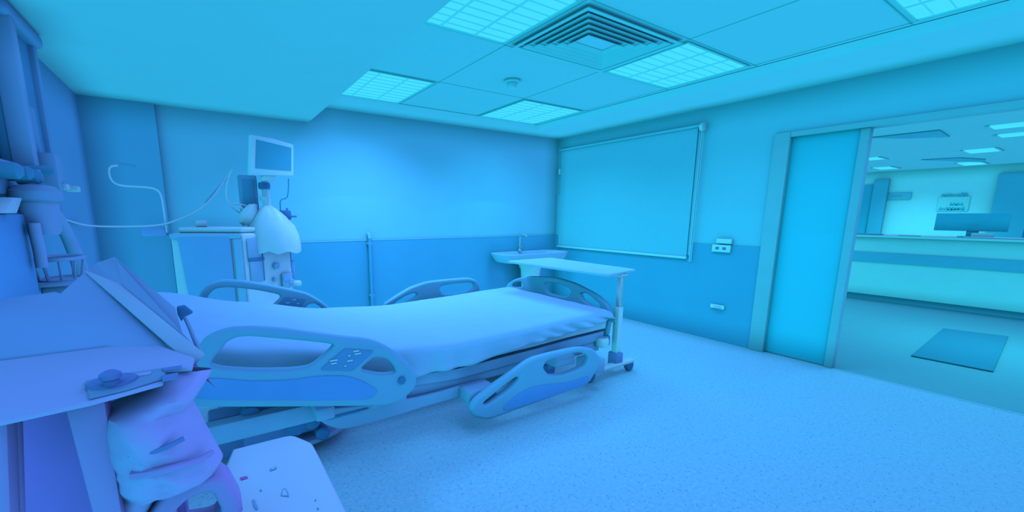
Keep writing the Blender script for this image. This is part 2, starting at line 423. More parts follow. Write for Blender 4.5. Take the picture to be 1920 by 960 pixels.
# notice board with three rows of marks
n0 = at(1762, 362, 0, 9.48); n1 = at(1814, 396, 0, 9.48)
nb = empty('notice_board', (9.48, n0.y, n1.z), 'notice with three rows of dark marks above the wide monitor', 'notice')
MB().box(9.48, 9.499, n1.y, n0.y, n1.z, n0.z-.09, .003).build('sheet', M_counter, nb)
rr = random.Random(3)
lt = MB()
for row, (zc, cnt) in enumerate(((n0.z-.05, 7), (n0.z-.26, 4), (n1.z+.05, 8))):
    for k in range(cnt):
        yy = n0.y-.04-(n0.y-n1.y-.08)*(k+.5+(2.6 if row == 1 else 0))/(cnt+(3.2 if row == 1 else 0)); h = rr.uniform(.02, .06); ww = rr.uniform(.02, .05)
        lt.prism([(9.474, yy-ww, zc-h*.6), (9.474, yy+ww, zc-h*.5), (9.474, yy+ww*.3, zc+h), (9.474, yy-ww*.4, zc+h*.3)], (.007, 0, 0))
lt.build('lettering', M_cordark, nb, smooth=False)
# mat
tag(MB().prism([at(1768, 617, 2, .001), at(1890, 632, 2, .001), at(1862, 698, 2, .001), at(1708, 668, 2, .001)], (0, 0, .012), .003).build('door_mat', M_mat),
    'dark rectangular mat on the corridor floor', 'mat')
# corridor ceiling strips
def strip(u0, v0, u1, v1, wd, label):
    p = at(u0, v0, 2, 2.49); q = at(u1, v1, 2, 2.49); c = (p+q)/2
    e = empty('strip_light', (c.x, c.y, 2.5), label, 'ceiling light', 'strip lights in the corridor ceiling')
    MB().box(c.x-wd, c.x+wd, q.y, p.y, 2.488, 2.4995, .004).build('diffuser', M_light, e)
    for ya in (q.y-.03, p.y): MB().box(c.x-wd-.03, c.x+wd+.03, ya, ya+.03, 2.486, 2.4995).build('end_cap', M_corrceil, e, smooth=False)
strip(1620, 299, 1656, 297, .22, 'short strip light in corridor ceiling just right of the blue door')
strip(1641, 316, 1681, 315, .30, 'low strip light in corridor ceiling near the oblong wall sign')
strip(1812, 285, 1872, 281, .28, 'upper strip light of the middle pair in corridor ceiling')
strip(1800, 308, 1846, 306, .36, 'lower strip light of the middle pair in corridor ceiling')
strip(1858, 239, 1945, 232, .17, 'large upper strip light at the right edge of the picture')
strip(1873, 255, 1945, 250, .17, 'large lower strip light at the right edge of the picture')
def grille(px, label):
    o = MB().prism([at(u, v, 2, 2.499) for u, v in px], (0, 0, -.015), .003).build('ceiling_grille', M_counterdk)
    tag(o, label, 'air vent', 'grilles in the corridor ceiling')
grille([(1634, 257), (1762, 243), (1781, 255), (1700, 258)], 'long dark grille in corridor ceiling over the doorway')
grille([(1727, 299), (1800, 295), (1848, 298), (1845, 303)], 'dark grille in corridor ceiling between the middle strip lights')
for (x, y) in ((2.2, -4.6), (6.6, -3.6), (3.0, -1.2), (8.3, -2.4)):
    ld = bpy.data.lights.new('corridor_lamp', 'AREA'); ld.shape = 'RECTANGLE'; ld.size = .9; ld.size_y = .9; ld.energy = CORR_POWER
    ld.spread = math.radians(118); ld.color = (.056, .64, .95)
    o = bpy.data.objects.new('corridor_lamp', ld); col.objects.link(o); o.location = (x, y, 2.47)

# ================================================================== THE BED
BY0, BY1 = -2.78, -1.39        # near and far mattress edges
PROF = [(-5.52, .93), (-5.18, .865), (-4.68, .74), (-4.08, .615), (-3.5, .575), (-2.9, .59), (-2.3, .612), (-1.97, .62)]
HEM = [(-5.6, .62), (-4.7, .46), (-4.2, .41), (-3.8, .415), (-3.46, .41), (-2.85, .47), (-2.3, .51), (-1.9, .55)]
def interp(T, x):
    if x <= T[0][0]: return T[0][1]
    for (a, b), (c, e) in zip(T, T[1:]):
        if x <= c:
            t = (x-a)/(c-a); t = t*t*(3-2*t)*.5+t*.5
            return b+(e-b)*t
    return T[-1][1]
bed = empty('hospital_bed', (-3.7, -2.08, 0), 'adjustable hospital bed with moulded side rails, made up in the room centre', 'hospital bed')
mt = MB()
rows = []
for i in range(60):
    x = -5.5+(3.5)*i/59; z = interp(PROF, x)
    rows.append([(x, BY0+.03, z-.17), (x, BY0+.02, z-.10), (x, BY0+.05, z-.02), (x, -2.08, z-.015), (x, BY1-.05, z-.02), (x, BY1-.02, z-.10), (x, BY1-.03, z-.17), (x, -2.08, z-.175), (x, BY0+.03, z-.17)])
mt.grid(rows)
mt.bm.faces.new([v for v in mt.bm.verts if abs(v.co.x+2.0) < 1e-4][:8])
mt.build('mattress', M_pillow, bed)
# deck under the mattress follows the raised head
dk = MB()
rows = []
for i in range(40):
    x = -5.45+3.42*i/39; z = interp(PROF, x)-.19
    rows.append([(x, BY0+.02, z), (x, BY1-.02, z), (x, BY1-.02, z-.07), (x, BY0+.02, z-.07), (x, BY0+.02, z)])
dk.grid(rows); dk.build('mattress_platform', M_bedframe, bed)
fr = MB()
fr.box(-5.2, -2.05, -2.74, -2.66, .25, .36, .012); fr.box(-5.2, -2.05, -1.51, -1.43, .25, .36, .012)
fr.box(-5.2, -5.1, -2.66, -1.51, .25, .36, .012); fr.box(-2.15, -2.05, -2.66, -1.51, .25, .36, .012)
fr.build('bed_frame', M_bedframe, bed)
plate('side_fairing', pxz([(588, 768), (690, 757), (790, 742), (884, 716), (882, 738), (800, 760), (735, 781), (640, 806), (602, 792)], -2.77), [], XZ(-2.77), .03, M_bedframe, bed, .008)
plate('fairing_slot', pxz([(612, 783), (640, 776), (690, 764), (692, 767), (640, 781), (614, 788)], -2.787), [], XZ(-2.787), .006, M_dark, bed, .001)
ch = MB()
ch.box(-4.9, -2.3, -2.45, -1.7, .12, .20, .02); ch.box(-4.75, -4.35, -2.43, -1.55, .10, .22, .02); ch.box(-2.6, -2.3, -2.5, -1.6, .10, .22, .02)
ch.box(-4.3, -4.1, -2.25, -1.9, .2, .36, .02); ch.box(-2.9, -2.7, -2.25, -1.9, .2, .4, .02)
ch.build('chassis', M_chassis, bed)
MB().box(-4.95, -4.38, -2.48, -2.44, .02, .21, .012).build('shade_cover', M_chassis, bed)  # added panel that covers the black shade under the chassis
plate('foot_pedal', [(-4.62, -2.66), (-4.40, -2.64), (-4.25, -2.58), (-4.20, -2.50), (-4.28, -2.40), (-4.42, -2.42), (-4.62, -2.42)], [], Matrix.Translation((0, 0, .07)), .03, M_bedframe, bed, .008)
RX = Matrix.Rotation(PI/2, 4, 'X')
for (x, y) in ((-4.55, -2.52), (-4.55, -1.6), (-2.42, -2.50), (-2.42, -1.6)):
    c = MB().lathe([(.03, -.025), (.062, -.022), (.07, -.012), (.07, .012), (.062, .022), (.03, .025)], (x, y, .07), 20, RX).build('caster', M_dark, bed)
    MB().box(x-.03, x+.03, y-.035, y+.035, .085, .13, .008).build('fork', M_chassis, c)
# actuators and hand wheels under the head end
for (u, v, r) in ((512, 783, .05), (556, 797, .055), (604, 811, .04), (585, 789, .045), (470, 778, .05)):
    p = at(u, v, 1, -2.66)
    MB().lathe([(.0, -.03), (r*.6, -.03), (r, -.02), (r, .02), (r*.7, .03), (.0, .03)], p, 20, RX).build('actuator_wheel', M_dark, bed)
ux = MB()
p = at(390, 790, 1, -2.62); q = at(545, 770, 1, -2.62)
ux.box(p.x, q.x, -2.64, -2.5, .22, .36, .015)
ux.box(p.x+.15, q.x+.2, -2.6, -2.5, .12, .24, .02)
ux.build('lift_housing', M_chassis, bed)

def side_rail(label, y, out, holes, inset=None, panel=None, side=-1, thick=.055, dots=None):
    r = plate('side_rail', pxz(out, y), [pxz(h, y) for h in holes], XZ(y), thick, M_rail, bed, .02)
    r['label'] = label
    yf = y+side*thick/2
    if inset: plate('blue_inset', pxz(inset, y), [], XZ(yf), .008, M_railblue, r, .002)
    if panel:
        c = plate('control_panel', pxz(panel, y), [], XZ(yf), .010, M_control, r, .002, 1, .06)
        for (u, v, du) in dots or []:
            p = at(u, v, 1, yf)
            MB().box(p.x, p.x+du, yf-.009, yf-.004, p.z, p.z+.008, .001).build('key', M_white, c)
    return r
NY = -2.95
hr = side_rail('raised head-end rail nearest the camera', NY,
    [(300, 760), (300, 700), (372, 668), (374, 648), (384, 633), (405, 621), (432, 613), (468, 611), (528, 614), (587, 622), (647, 630), (683, 633), (712, 641), (743, 659), (766, 681), (780, 703), (777, 725), (755, 745), (719, 758), (647, 760), (450, 761)],
    [[(414, 655), (426, 639), (444, 631), (468, 629), (490, 631), (560, 637), (625, 644), (618, 653), (583, 684), (545, 689), (480, 690), (420, 687), (396, 680), (402, 668)],
     [(697, 670), (704, 668), (722, 671), (735, 684), (740, 697), (712, 699), (672, 691)]],
    [(340, 712), (396, 704), (468, 711), (540, 709), (600, 701), (647, 701), (679, 712), (706, 729), (692, 745), (600, 746), (340, 744)],
    [(643, 651), (698, 655), (659, 692), (597, 690)],
    dots=[(662, 660, .03), (652, 668, .012), (664, 665, .035), (618, 678, .04), (650, 678, .03), (645, 687, .01), (620, 683, .03)])
p = at(753, 713, 1, NY-.03)
MB().lathe([(.0, 0), (.02, 0), (.022, .012), (.0, .014)], (p.x, NY-.026, p.z), 16, RX).build('release_button', M_dark, hr)
p = at(720, 690, 1, -2.87)
for xa, xb in ((p.x-.1, p.x+.12), (p.x-.4, p.x-.3)): MB().box(xa, xb, -2.92, -2.74, .33, .40, .012).build('rail_bracket', M_bedframe, bed)
fr2 = side_rail('lowered foot-end rail nearest the camera', NY,
    [(879, 766), (886, 749), (917, 724), (960, 694), (992, 671), (1035, 659), (1085, 649), (1110, 653), (1118, 664), (1124, 672), (1120, 684), (1110, 701), (1100, 719), (1020, 747), (942, 775), (910, 786), (886, 780)],
    [[(1015, 688), (1021, 675), (1055, 665), (1084, 659), (1100, 667), (1095, 682), (1075, 692), (1050, 701), (1025, 701)],
     [(901, 755), (935, 727), (964, 705), (970, 707), (950, 728), (910, 756)]],
    [(938, 760), (965, 736), (1000, 720), (1060, 715), (1085, 706), (1100, 702), (1097, 718), (1030, 741), (942, 768)])
p = at(878, 750, 1, -2.86); MB().box(p.x-.03, p.x+.2, -2.92, -2.75, p.z-.02, p.z+.08, .02).build('rail_bracket', M_bedframe, bed)
p = at(1120, 690, 1, -2.86); MB().box(p.x-.15, p.x+.03, -2.92, -2.75, p.z-.02, p.z+.10, .02).build('rail_bracket', M_bedframe, bed)
p = at(1040, 690, 1, -2.8); MB().box(p.x-.1, p.x+.1, -2.92, -2.74, .28, .36, .015).build('rail_bracket', M_bedframe, bed)
FY = -1.25
side_rail('raised head-end rail on the far side', FY,
    [(362, 600), (374, 549), (392, 531), (416, 523), (450, 524), (500, 532), (545, 541), (575, 548), (600, 562), (622, 580), (600, 640), (400, 640)],
    [[(388, 556), (404, 540), (430, 538), (480, 543), (530, 553), (508, 574), (470, 580), (400, 578)], [(572, 577), (578, 570), (590, 568), (604, 578), (600, 584)]],
    None, [(534, 555), (572, 560), (562, 577), (512, 577)], dots=[(548, 563, .03), (536, 569, .03), (556, 570, .02)])
side_rail('raised foot-end rail on the far side', FY,
    [(716, 571), (740, 555), (768, 538), (800, 527), (840, 523), (878, 520), (892, 525), (899, 538), (896, 560), (880, 610), (730, 630)],
    [[(738, 568), (756, 556), (776, 548), (782, 553), (760, 566), (745, 574)], [(821, 537), (850, 531), (884, 529), (889, 538), (868, 549), (828, 553)]])
FX = -1.90
fb = plate('footboard', pyz([(948, 560), (951, 534), (966, 523), (992, 517), (1042, 519), (1080, 530), (1122, 552), (1144, 572), (1147, 596), (1138, 640), (1000, 620), (948, 590)], FX),
      [pyz(h, FX) for h in ([(962, 538), (966, 530), (980, 528), (983, 538)], [(1022, 530), (1045, 530), (1068, 539), (1074, 547), (1064, 557), (1028, 549)],
       [(1090, 550), (1102, 549), (1127, 569), (1127, 577), (1116, 576), (1096, 562)])], YZ(FX), .05, M_rail, bed, .018)
bp = MB().lathe([(.0, 0), (.05, 0), (.06, .02), (.06, .06), (.05, .08), (.0, .08)], (-2.06, -2.77, .30), 18).build('corner_bumper', M_white, bed)
MB().box(-1.97, -1.88, -2.72, -1.45, .26, .36, .015).build('end_bar', M_chassis, bed)

# sheet: draped over the mattress, folds on the hanging side
def fold(x, y, z, amp=1.):
    return amp*(.010*noise.noise(Vector((x*2.2, y*2.6, 1.3)))+.005*noise.noise(Vector((x*6+y*3, y*5, 4.1))))
sh = MB(); rows = []
NX = 130
for i in range(NX+1):
    x = -5.5+3.545*i/NX
    z = interp(PROF, min(x, -1.97)); hem = interp(HEM, x)
    endt = max(0, (x+2.06)/.105)           # rounds down over the foot end
    zz = z-.035*endt**2.2
    row = []
    for k in range(9):                       # near side, hem to top
        t = k/8
        hz = hem+(zz-.035-hem)*t
        wob = (.012*math.sin(x*23+1.5*math.sin(x*7))+.010*noise.noise(Vector((x*5, t*2, 0))))*(1-t)
        if x > -2.95: wob += .016*math.sin(x*34+t*6)*(1-t)*min(1, (x+2.95)/.3)
        row.append((x, BY0-.012+wob-.012*(1-t), hz))
    for k in range(1, 4):
        a = PI/2*k/3; row.append((x, BY0-.012+.045*(1-math.cos(a)), zz-.035+.035*math.sin(a)))
    for k in range(1, 30):
        t = k/30; y = BY0+.035+(BY1-BY0-.07)*t
        row.append((x, y, zz+fold(x, y, z)*min(1, 4*t)*min(1, 4*(1-t))))
    for k in range(0, 4):
        a = PI/2*(1-k/3); row.append((x, BY1+.012-.045*(1-math.cos(a)), zz-.035+.035*math.sin(a)))
    for k in range(1, 5): row.append((x, BY1+.012, zz-.035-.035*k))
    rows.append(row)
# foot end falls straight down behind the footboard
last = rows[-1]
for dz in (.03, .07, .12):
    rows.append([(p[0]+.006, p[1], max(p[2]-dz, min(p[2], .5))) for p in last])
sh.grid(rows)
sheet = sh.build('bed_sheet', M_sheet)
sm = sheet.modifiers.new('thickness', 'SOLIDIFY'); sm.thickness = .004; sm.offset = 1
tag(sheet, 'white sheet smoothed over the hospital bed, hanging down its near side', 'bed sheet')

# ================================================================== OVERBED TABLE
ot = empty('overbed_table', (-1.85, -2.75, 0), 'wheeled overbed table with pale top across the foot of the bed', 'overbed table')
top = [at(u, v, 2, .93) for u, v in ((950, 490), (1032, 484), (1193, 506), (1140, 516))]
plate('tabletop', [(p.x, p.y) for p in top], [], Matrix.Translation((0, 0, .925)), .024, M_sheet, ot, .006, 2, .035)
px_, py_ = -1.825, -2.74
MB().box(px_-.03, px_+.03, py_-.03, py_+.03, .10, .62, .008).build('column', M_white, ot)
MB().box(px_-.02, px_+.02, py_-.02, py_+.02, .6, .915, .005).build('inner_column', M_metal, ot)
MB().box(px_-.05, px_+.05, py_-.04, py_+.2, .89, .914, .006).build('top_bracket', M_metal, ot)
MB().box(px_-.045, px_+.045, py_-.05, py_+.05, .08, .2, .01).build('foot_block', M_chassis, ot)
MB().box(-2.2, -1.62, -2.80, -2.73, .075, .11, .012).build('base_bar', M_white, ot)
for x in (-2.18, -1.66):
    MB().lathe([(.02, -.022), (.045, -.02), (.05, -.01), (.05, .01), (.045, .02), (.02, .022)], (x, -2.765, .05), 18, RX).build('caster', M_dark, ot)

# ================================================================== BASIN in the corner
bs = empty('wash_basin', (-.75, -.3, 0), 'white wash basin on the back wall near the corner', 'wash basin')
bw = MB(); rows = []
x0, x1 = -1.38, -.14
for k, (f, z) in enumerate(((.86, .74), (.93, .78), (.99, .84), (1.0, .865), (.97, .87), (.90, .865), (.80, .80), (.55, .765), (.05, .76))):
    row = []
    for j in range(37):
        a = 2*PI*j/36; cx, cy = (x0+x1)/2, -.28
        ex = math.copysign(abs(math.cos(a))**.35, math.cos(a)); ey = math.copysign(abs(math.sin(a))**.35, math.sin(a))
        row.append((cx+ex*(x1-x0)/2*f, cy+ey*.25*f, z))
    rows.append(row)
bw.grid(rows); bmesh.ops.remove_doubles(bw.bm, verts=bw.bm.verts, dist=1e-5); bw.build('bowl', M_sheet, bs)
MB().lathe([(.16, .0), (.16, .02), (.13, .3), (.15, .6), (.22, .75)], (-.72, -.24, 0), 24).build('pedestal', M_white, bs)
tp = MB(); tp.tube([(-.80, -.07, .87), (-.80, -.07, 1.06), (-.80, -.07, 1.12), (-.80, -.16, 1.13), (-.80, -.24, 1.10)], .012, 10, 2)
tp.lathe([(.025, 0), (.025, .03), (.012, .04)], (-.80, -.07, .868), 16)
tap = tp.build('tap', M_metal, bs)
MB().box(-.81, -.79, -.12, -.05, .93, .945, .004).build('lever', M_metal, tap)

# chrome wall post
cp = empty('drain_pipe', (-3.15, -.05, 0), 'slim upright pipe on the back wall beside the bed', 'pipe')
MB().tube([(-3.155, -.05, 0), (-3.155, -.05, 1.13)], .022, 12).build('pipe', M_dado, cp)
MB().tube([(-3.155, -.05, 1.13), (-3.155, -.05, 1.17), (-3.155, -.013, 1.18)], .024, 12).build('elbow', M_wall, cp)
for z in (.4, 1.05): MB().box(-3.185, -3.125, -.06, -.013, z, z+.03, .004).build('pipe_clip', M_rail2, cp)

# ================================================================== BLIND and sockets on the right wall
bl = empty('roller_blind', (-.03, -1.18, 2.4), 'large plain roller blind pulled down on the right wall', 'roller blind')
MB().box(-.03, -.026, -2.27, -.10, .93, 2.42).build('fabric', M_blind, bl, smooth=False)
MB().box(-.042, -.016, -2.275, -.08, .905, .935, .006).build('bottom_bar', M_bezel, bl)
MB().tube([(-.04, -2.30, 2.42), (-.04, -.08, 2.42)], .018, 14).build('roller_tube', M_wall, bl)
bk = MB(); bk.lathe([(.0, 0), (.045, 0), (.05, .02), (.05, .04), (.0, .045)], (-.045, -2.31, 2.40), 18, RX); bk.build('chain_wheel', M_white, bl)
for dx in (-.028, -.062):
    MB().tube([(dx, -2.335, 2.40), (dx, -2.33, .88)], .005, 6).build('chain', M_bezel, bl)
MB().box(-.018, -.002, -2.30, -2.268, .95, 2.38, .003).build('side_guide', M_wall, bl)
MB().box(-.018, -.002, -.10, -.03, 1.10, 1.75, .003).build('side_guide', M_wall, bl)
MB().box(-.05, -.002, -.1, -.06, 2.05, 2.14, .01).build('bracket', M_white, bl)

so = empty('wall_socket', (-.02, -2.66, 1.05), 'white double wall socket at the top of the blue dado', 'socket')
a = at(1337, 458, 0, -.02); b2 = at(1370, 474, 0, -.02)
MB().box(-.04, -.011, b2.y, a.y, b2.z, a.z, .006).build('face_plate', M_paper, so)
for f in (.3, .68):
    yy = a.y+(b2.y-a.y)*f; zz = (a.z+b2.z)/2
    MB().box(-.043, -.039, yy-.018, yy+.018, zz-.012, zz+.016, .003).build('socket_outlet', M_dark, so)
a = at(1345, 447, 0, -.02); b2 = at(1373, 458, 0, -.02)
tag(MB().box(-.045, -.001, b2.y, a.y, b2.z+.002, a.z, .008).build('switch_box', M_white), 'small pale box on the wall just above the double socket', 'switch')
lo = empty('wall_socket', (-.02, -2.67, .39), 'low wall socket near the floor, below the double socket', 'socket')
a = at(1333, 569, 0, -.02); b2 = at(1358, 581, 0, -.02)
MB().box(-.035, -.011, b2.y, a.y, b2.z, a.z, .006).build('face_plate', M_white, lo)
MB().box(-.06, -.034, b2.y+.03, a.y-.04, b2.z+.015, a.z-.02, .006).build('plug', M_bezel, lo)

# ================================================================== DIALYSIS MACHINE behind the bed
DX, DY = -4.66, -.62
dm = empty('dialysis_machine', (DX, DY, 0), 'bulky white dialysis machine standing behind the bed against the back wall', 'dialysis machine')
def dq(u, v, y): return at(u, v, 1, y)
# footprint: left side panel faces the camera, right face turns to the foot of the bed
fl, fc, fr_ = Vector((-5.13, -.52)), Vector((-4.58, -.80)), Vector((-4.16, -.62))
bk_l, bk_r = Vector((-5.0, -.22)), Vector((-4.2, -.2))
foot = [fl, fc, fr_, bk_r, bk_l]
def V3(p, z): return Vector((p.x, p.y, z))
MB().prism([V3(p, .12) for p in foot], (0, 0, 1.13), .03, 3).build('body', M_dia, dm)
MB().prism([V3(p*.97+Vector((DX, DY))*.03, 0.02) for p in foot], (0, 0, .1), .02).build('base', M_chassis, dm)
# lid
cen = Vector((-4.66, -.5))
MB().prism([V3(cen+(p-cen)*f, 1.25) for p, f in zip(foot, (.86, .95, .97, .97, .9))], (0, 0, .05), .018, 3).build('lid', M_dia, dm)
def face_plate(name, A, B, s0, s1, z0, z1, m, thick=.012, off=.006, bev=.008, skew=0., parent=dm):
    d = (B-A); n = Vector((d.y, -d.x)).normalized()
    P = lambda s, z: Vector((*(A+d*s+n*off), z))
    return MB().prism([P(s0+skew, z0), P(s1, z0), P(s1, z1), P(s0, z1)], Vector((n.x, n.y, 0))*thick, bev, 2).build(name, m, parent)
sp_ = face_plate('side_panel', fl, fc, .12, .84, .55, 1.22, M_diablue, .02, skew=.08, bev=.01)
face_plate('panel_rim', fl, fc, .02, .98, 1.20, 1.245, M_diarim, .016)
face_plate('corner_post', fl, fc, .87, .99, .5, 1.2, M_diarim, .012)
s1_ = face_plate('window', fc, fr_, .06, .34, 1.02, 1.20, M_diagrey, .008, bev=.003)
s2_ = face_plate('window', fc, fr_, .08, .36, .80, .995, M_diagrey, .008, bev=.003)
face_plate('window_divider', fc, fr_, .06, .38, .992, 1.022, M_dark, .014, bev=.003)
face_plate('window_edge', fc, fr_, .345, .36, .80, 1.2, M_dark, .012, bev=.002)
pl = face_plate('pump_panel', fc, fr_, .72, .96, .70, .85, M_diagrey, .03)
def on_face(A, B, s, off):
    d = B-A; n = Vector((d.y, -d.x)).normalized(); return A+d*s+n*off, n
for (s, z, r) in ((.62, .93, .03), (.56, .80, .018), (.80, .80, .035), (.92, .76, .03)):
    p, n = on_face(fc, fr_, s, .02)
    R_ = Vector((n.x, n.y, 0)).to_track_quat('Z', 'Y').to_matrix().to_4x4()
    MB().lathe([(0, -.02), (r, -.02), (r, .015), (r*.7, .025), (0, .025)], (p.x, p.y, z), 16, R_).build('knob', M_diablue, dm)
for (u, v, w_, h_, m_) in ((552, 466, .05, .05, M_dia), (556, 531, .07, .05, M_dia), (541, 464, .05, .025, M_dark), (548, 505, .03, .18, M_diablue)):
    p = at(u, v, 1, -.55)
    MB().box(max(p.x-w_, -4.20), p.x+w_*.6, -.60, -.5, p.z-h_/2, p.z+h_/2, .012).build('connector', m_, dm)
# small box on the lid
a = at(377, 414, 1, -.45)
tag(MB().box(a.x-.045, a.x+.045, -.52, -.42, 1.302, 1.36, .01).build('small_box', M_dia), 'small white box on the lid of the dialysis machine', 'box')
# left shelf bracket
p = at(285, 440, 1, -.45)
tag(MB().box(-5.33, -5.14, -.5, -.30, 1.22, 1.30, .02).build('side_tray', M_diablue), 'small tray hooked on the left of the dialysis machine', 'tray')
# clear cover over the tubing
def cover(name, ctr, prof, m, label, cat, squash=(1, 1), seed=0, sq=None, amp=.015):
    o = MB(); rows = []
    for (r, z, ox) in prof:
        row = []
        for j in range(41):
            a = 2*PI*j/40
            rr_ = r*(1+.10*noise.noise(Vector((math.cos(a)*2.2, math.sin(a)*2.2, z*7+seed))))
            row.append((ctr[0]+ox+rr_*math.cos(a)*squash[0], ctr[1]+rr_*math.sin(a)*squash[1], ctr[2]+z+(amp if z > -.1 else amp*3)*noise.noise(Vector((math.cos(a)*2, math.sin(a)*2+z*9, seed)))))
        rows.append(row)
    o.grid(rows); bmesh.ops.remove_doubles(o.bm, verts=o.bm.verts, dist=1e-4)
    return tag(o.build(name, m), label, cat)
cover('plastic_cover', (-4.30, -.62, 1.20), [(.30, -.14, 0), (.31, -.08, 0), (.29, .0, 0), (.25, .10, -.01), (.17, .20, -.02), (.09, .27, -.03), (.035, .30, -.04), (.045, .34, -.04), (.07, .37, -.05)], M_bagclear,
      'clear plastic cover gathered over the right top of the dialysis machine', 'plastic cover', (.8, .62), 2)
# tied sleeve beside it
cover('plastic_sleeve', (-4.50, -.60, 1.31), [(.05, .0, 0), (.08, .03, 0), (.085, .09, .0), (.06, .15, .02), (.03, .20, .05)], M_bagclear,
      'small crumpled plastic sleeve on the dialysis machine lid', 'plastic sleeve', (1, .6), 5)
# screen on its pole
mn = empty('patient_monitor', (-4.29, -.55, 1.25), 'white-framed flat monitor on a pole above the dialysis machine', 'monitor')
MB().tube([(-4.32, -.46, 1.302), (-4.32, -.46, 1.80)], .035, 14).build('pole', M_dia, mn)
MB().lathe([(.0, 0), (.05, 0), (.055, .03), (.05, .06), (0, .06)], (-4.33, -.46, 1.66), 16).build('swivel_joint', M_dark, mn)
mA, mB = Vector((-4.50, -.74)), Vector((-4.06, -.60))
zt0, zb = 2.13, 1.80
dd = mB-mA; nn = Vector((dd.y, -dd.x)).normalized()
def MP(s, z, off=0.): return Vector((*(mA+dd*s+nn*off), z))
A0, B0 = at(470, 252, 1, -.74), at(551, 271, 1, -.60)
A1, B1 = at(468, 328, 1, -.74), at(551, 331, 1, -.60)
ctop = (A0+B0)/2+Vector((0, 0, .012))
n3 = (B1-A1).cross(A0-A1).normalized()
if n3.y > 0: n3 = -n3
MB().prism([A1, B1, B0, ctop, A0], -n3*.05, .012, 3).build('casing', M_bezel, mn)
lerp = lambda p, q, t: p+(q-p)*t
def MS(s, t): return lerp(lerp(A1, B1, s), lerp(A0, B0, s), t)
MB().prism([MS(.12, .18)+n3*.001, MS(.93, .18)+n3*.001, MS(.93, .88)+n3*.001, MS(.12, .90)+n3*.001], n3*.004).build('screen', M_screen, mn, smooth=False)
MB().prism([MS(.1, .1)-n3*.05, MS(.8, .1)-n3*.05, MS(.75, .75)-n3*.05, MS(.15, .75)-n3*.05], -n3*.05, .015).build('rear_housing', M_pend, mn)
MB().prism([MS(.3, 0)-n3*.02, MS(.6, 0)-n3*.02, MS(.6, -.14)-n3*.05, MS(.3, -.14)-n3*.05], -n3*.03, .008).build('neck', M_dia, mn)
# rack behind the pole
rk = empty('infusion_pump', (-4.55, -.3, 1.3), 'grey box hanging behind the monitor pole', 'pump')
a = at(446, 328, 1, -.40); b2 = at(486, 402, 1, -.40)
MB().box(a.x, b2.x, -.44, -.28, b2.z, a.z, .012).build('housing', M_pend, rk)
MB().box(a.x+.03, b2.x-.03, -.447, -.439, b2.z+.05, a.z-.04, .003).build('front_panel', M_penddk, rk)
# dark clamp right of the cover
ck = empty('pole_clamp', (-4.12, -.4, 1.4), 'dark pole clamp right of the plastic cover', 'clamp')
a = at(522, 394, 1, -.45); b2 = at(546, 412, 1, -.45)
MB().box(a.x, b2.x, -.49, -.41, b2.z, a.z, .015).build('jaw', M_dark, ck)
p = at(556, 405, 1, -.45); MB().tube([(b2.x, -.45, p.z), (p.x, -.45, p.z)], .014, 10).build('screw_knob', M_pend, ck)
q = at(541, 335, 1, -.45); q2 = at(538, 372, 1, -.45)
MB().tube([(b2.x-.03, -.45, .9), (b2.x-.03, -.45, a.z+.02)], .012, 8).build('post', M_pend, ck)
MB().tube([q, at(541, 360, 1, -.45), q2, at(525, 374, 1, -.45), (a.x+.02, -.45, a.z)], .006, 8, 1).build('cable', M_penddk, ck)
# tubing round the pole
def cable(name, px, y, r, m, label, cat, sm=2):
    pts = [at(p[0], p[1], 1, p[2] if len(p) > 2 else y) for p in px]
    return tag(MB().tube(pts, r, 8, sm).build(name, m), label, cat)
cable('tubing', [(434, 320), (425, 345), (424, 372), (437, 392), (455, 401), (478, 399), (495, 396)], -.50, .008, M_cable, 'thin tube looping left of the monitor pole', 'tube')
cable('tubing', [(440, 382), (452, 383), (475, 390), (486, 396)], -.56, .008, M_cable, 'short upper tube running into the plastic cover', 'tube')
cable('tubing', [(449, 384), (457, 396), (476, 401), (500, 392)], -.58, .008, M_cable, 'lower tube sagging beside the plastic cover', 'tube')
cable('tubing', [(486, 356), (490, 372), (496, 388), (498, 396)], -.62, .008, M_cable, 'straight tube dropping from swivel joint into the plastic cover', 'tube')
# bent steel arm
ar = empty('bent_arm', (-5.14, -.55, 1.25), 'thin bent steel arm rising left of the dialysis machine', 'arm')
MB().tube([at(u, v, 1, -.5) for u, v in ((250, 312), (240, 309), (222, 310), (205, 312), (204, 326), (209, 339), (219, 346), (235, 349), (260, 350), (284, 352), (297, 357), (303, 368), (307, 392), (313, 436))], .008, 8, 2).build('rod', M_cable, ar)
MB().tube([at(u, v, 1, -.5) for u, v in ((222, 309), (240, 310), (255, 314))], .016, 8).build('hand_grip', M_pend, ar)
cable('wire', [(104, 404, -1.3), (125, 413, -1.0), (165, 424, -.7), (230, 425, -.6), (300, 423, -.52), (335, 412, -.52), (372, 396, -.52), (400, 370, -.5), (420, 340, -.45), (436, 318, -.45)], -.5, .007, M_cable, 'thin pale wire strung from the service column to the monitor', 'wire')
cable('wire', [(428, 330), (410, 352), (392, 372), (385, 381)], -.40, .010, M_rail2, 'short thick lead hanging diagonally left of the monitor', 'wire')

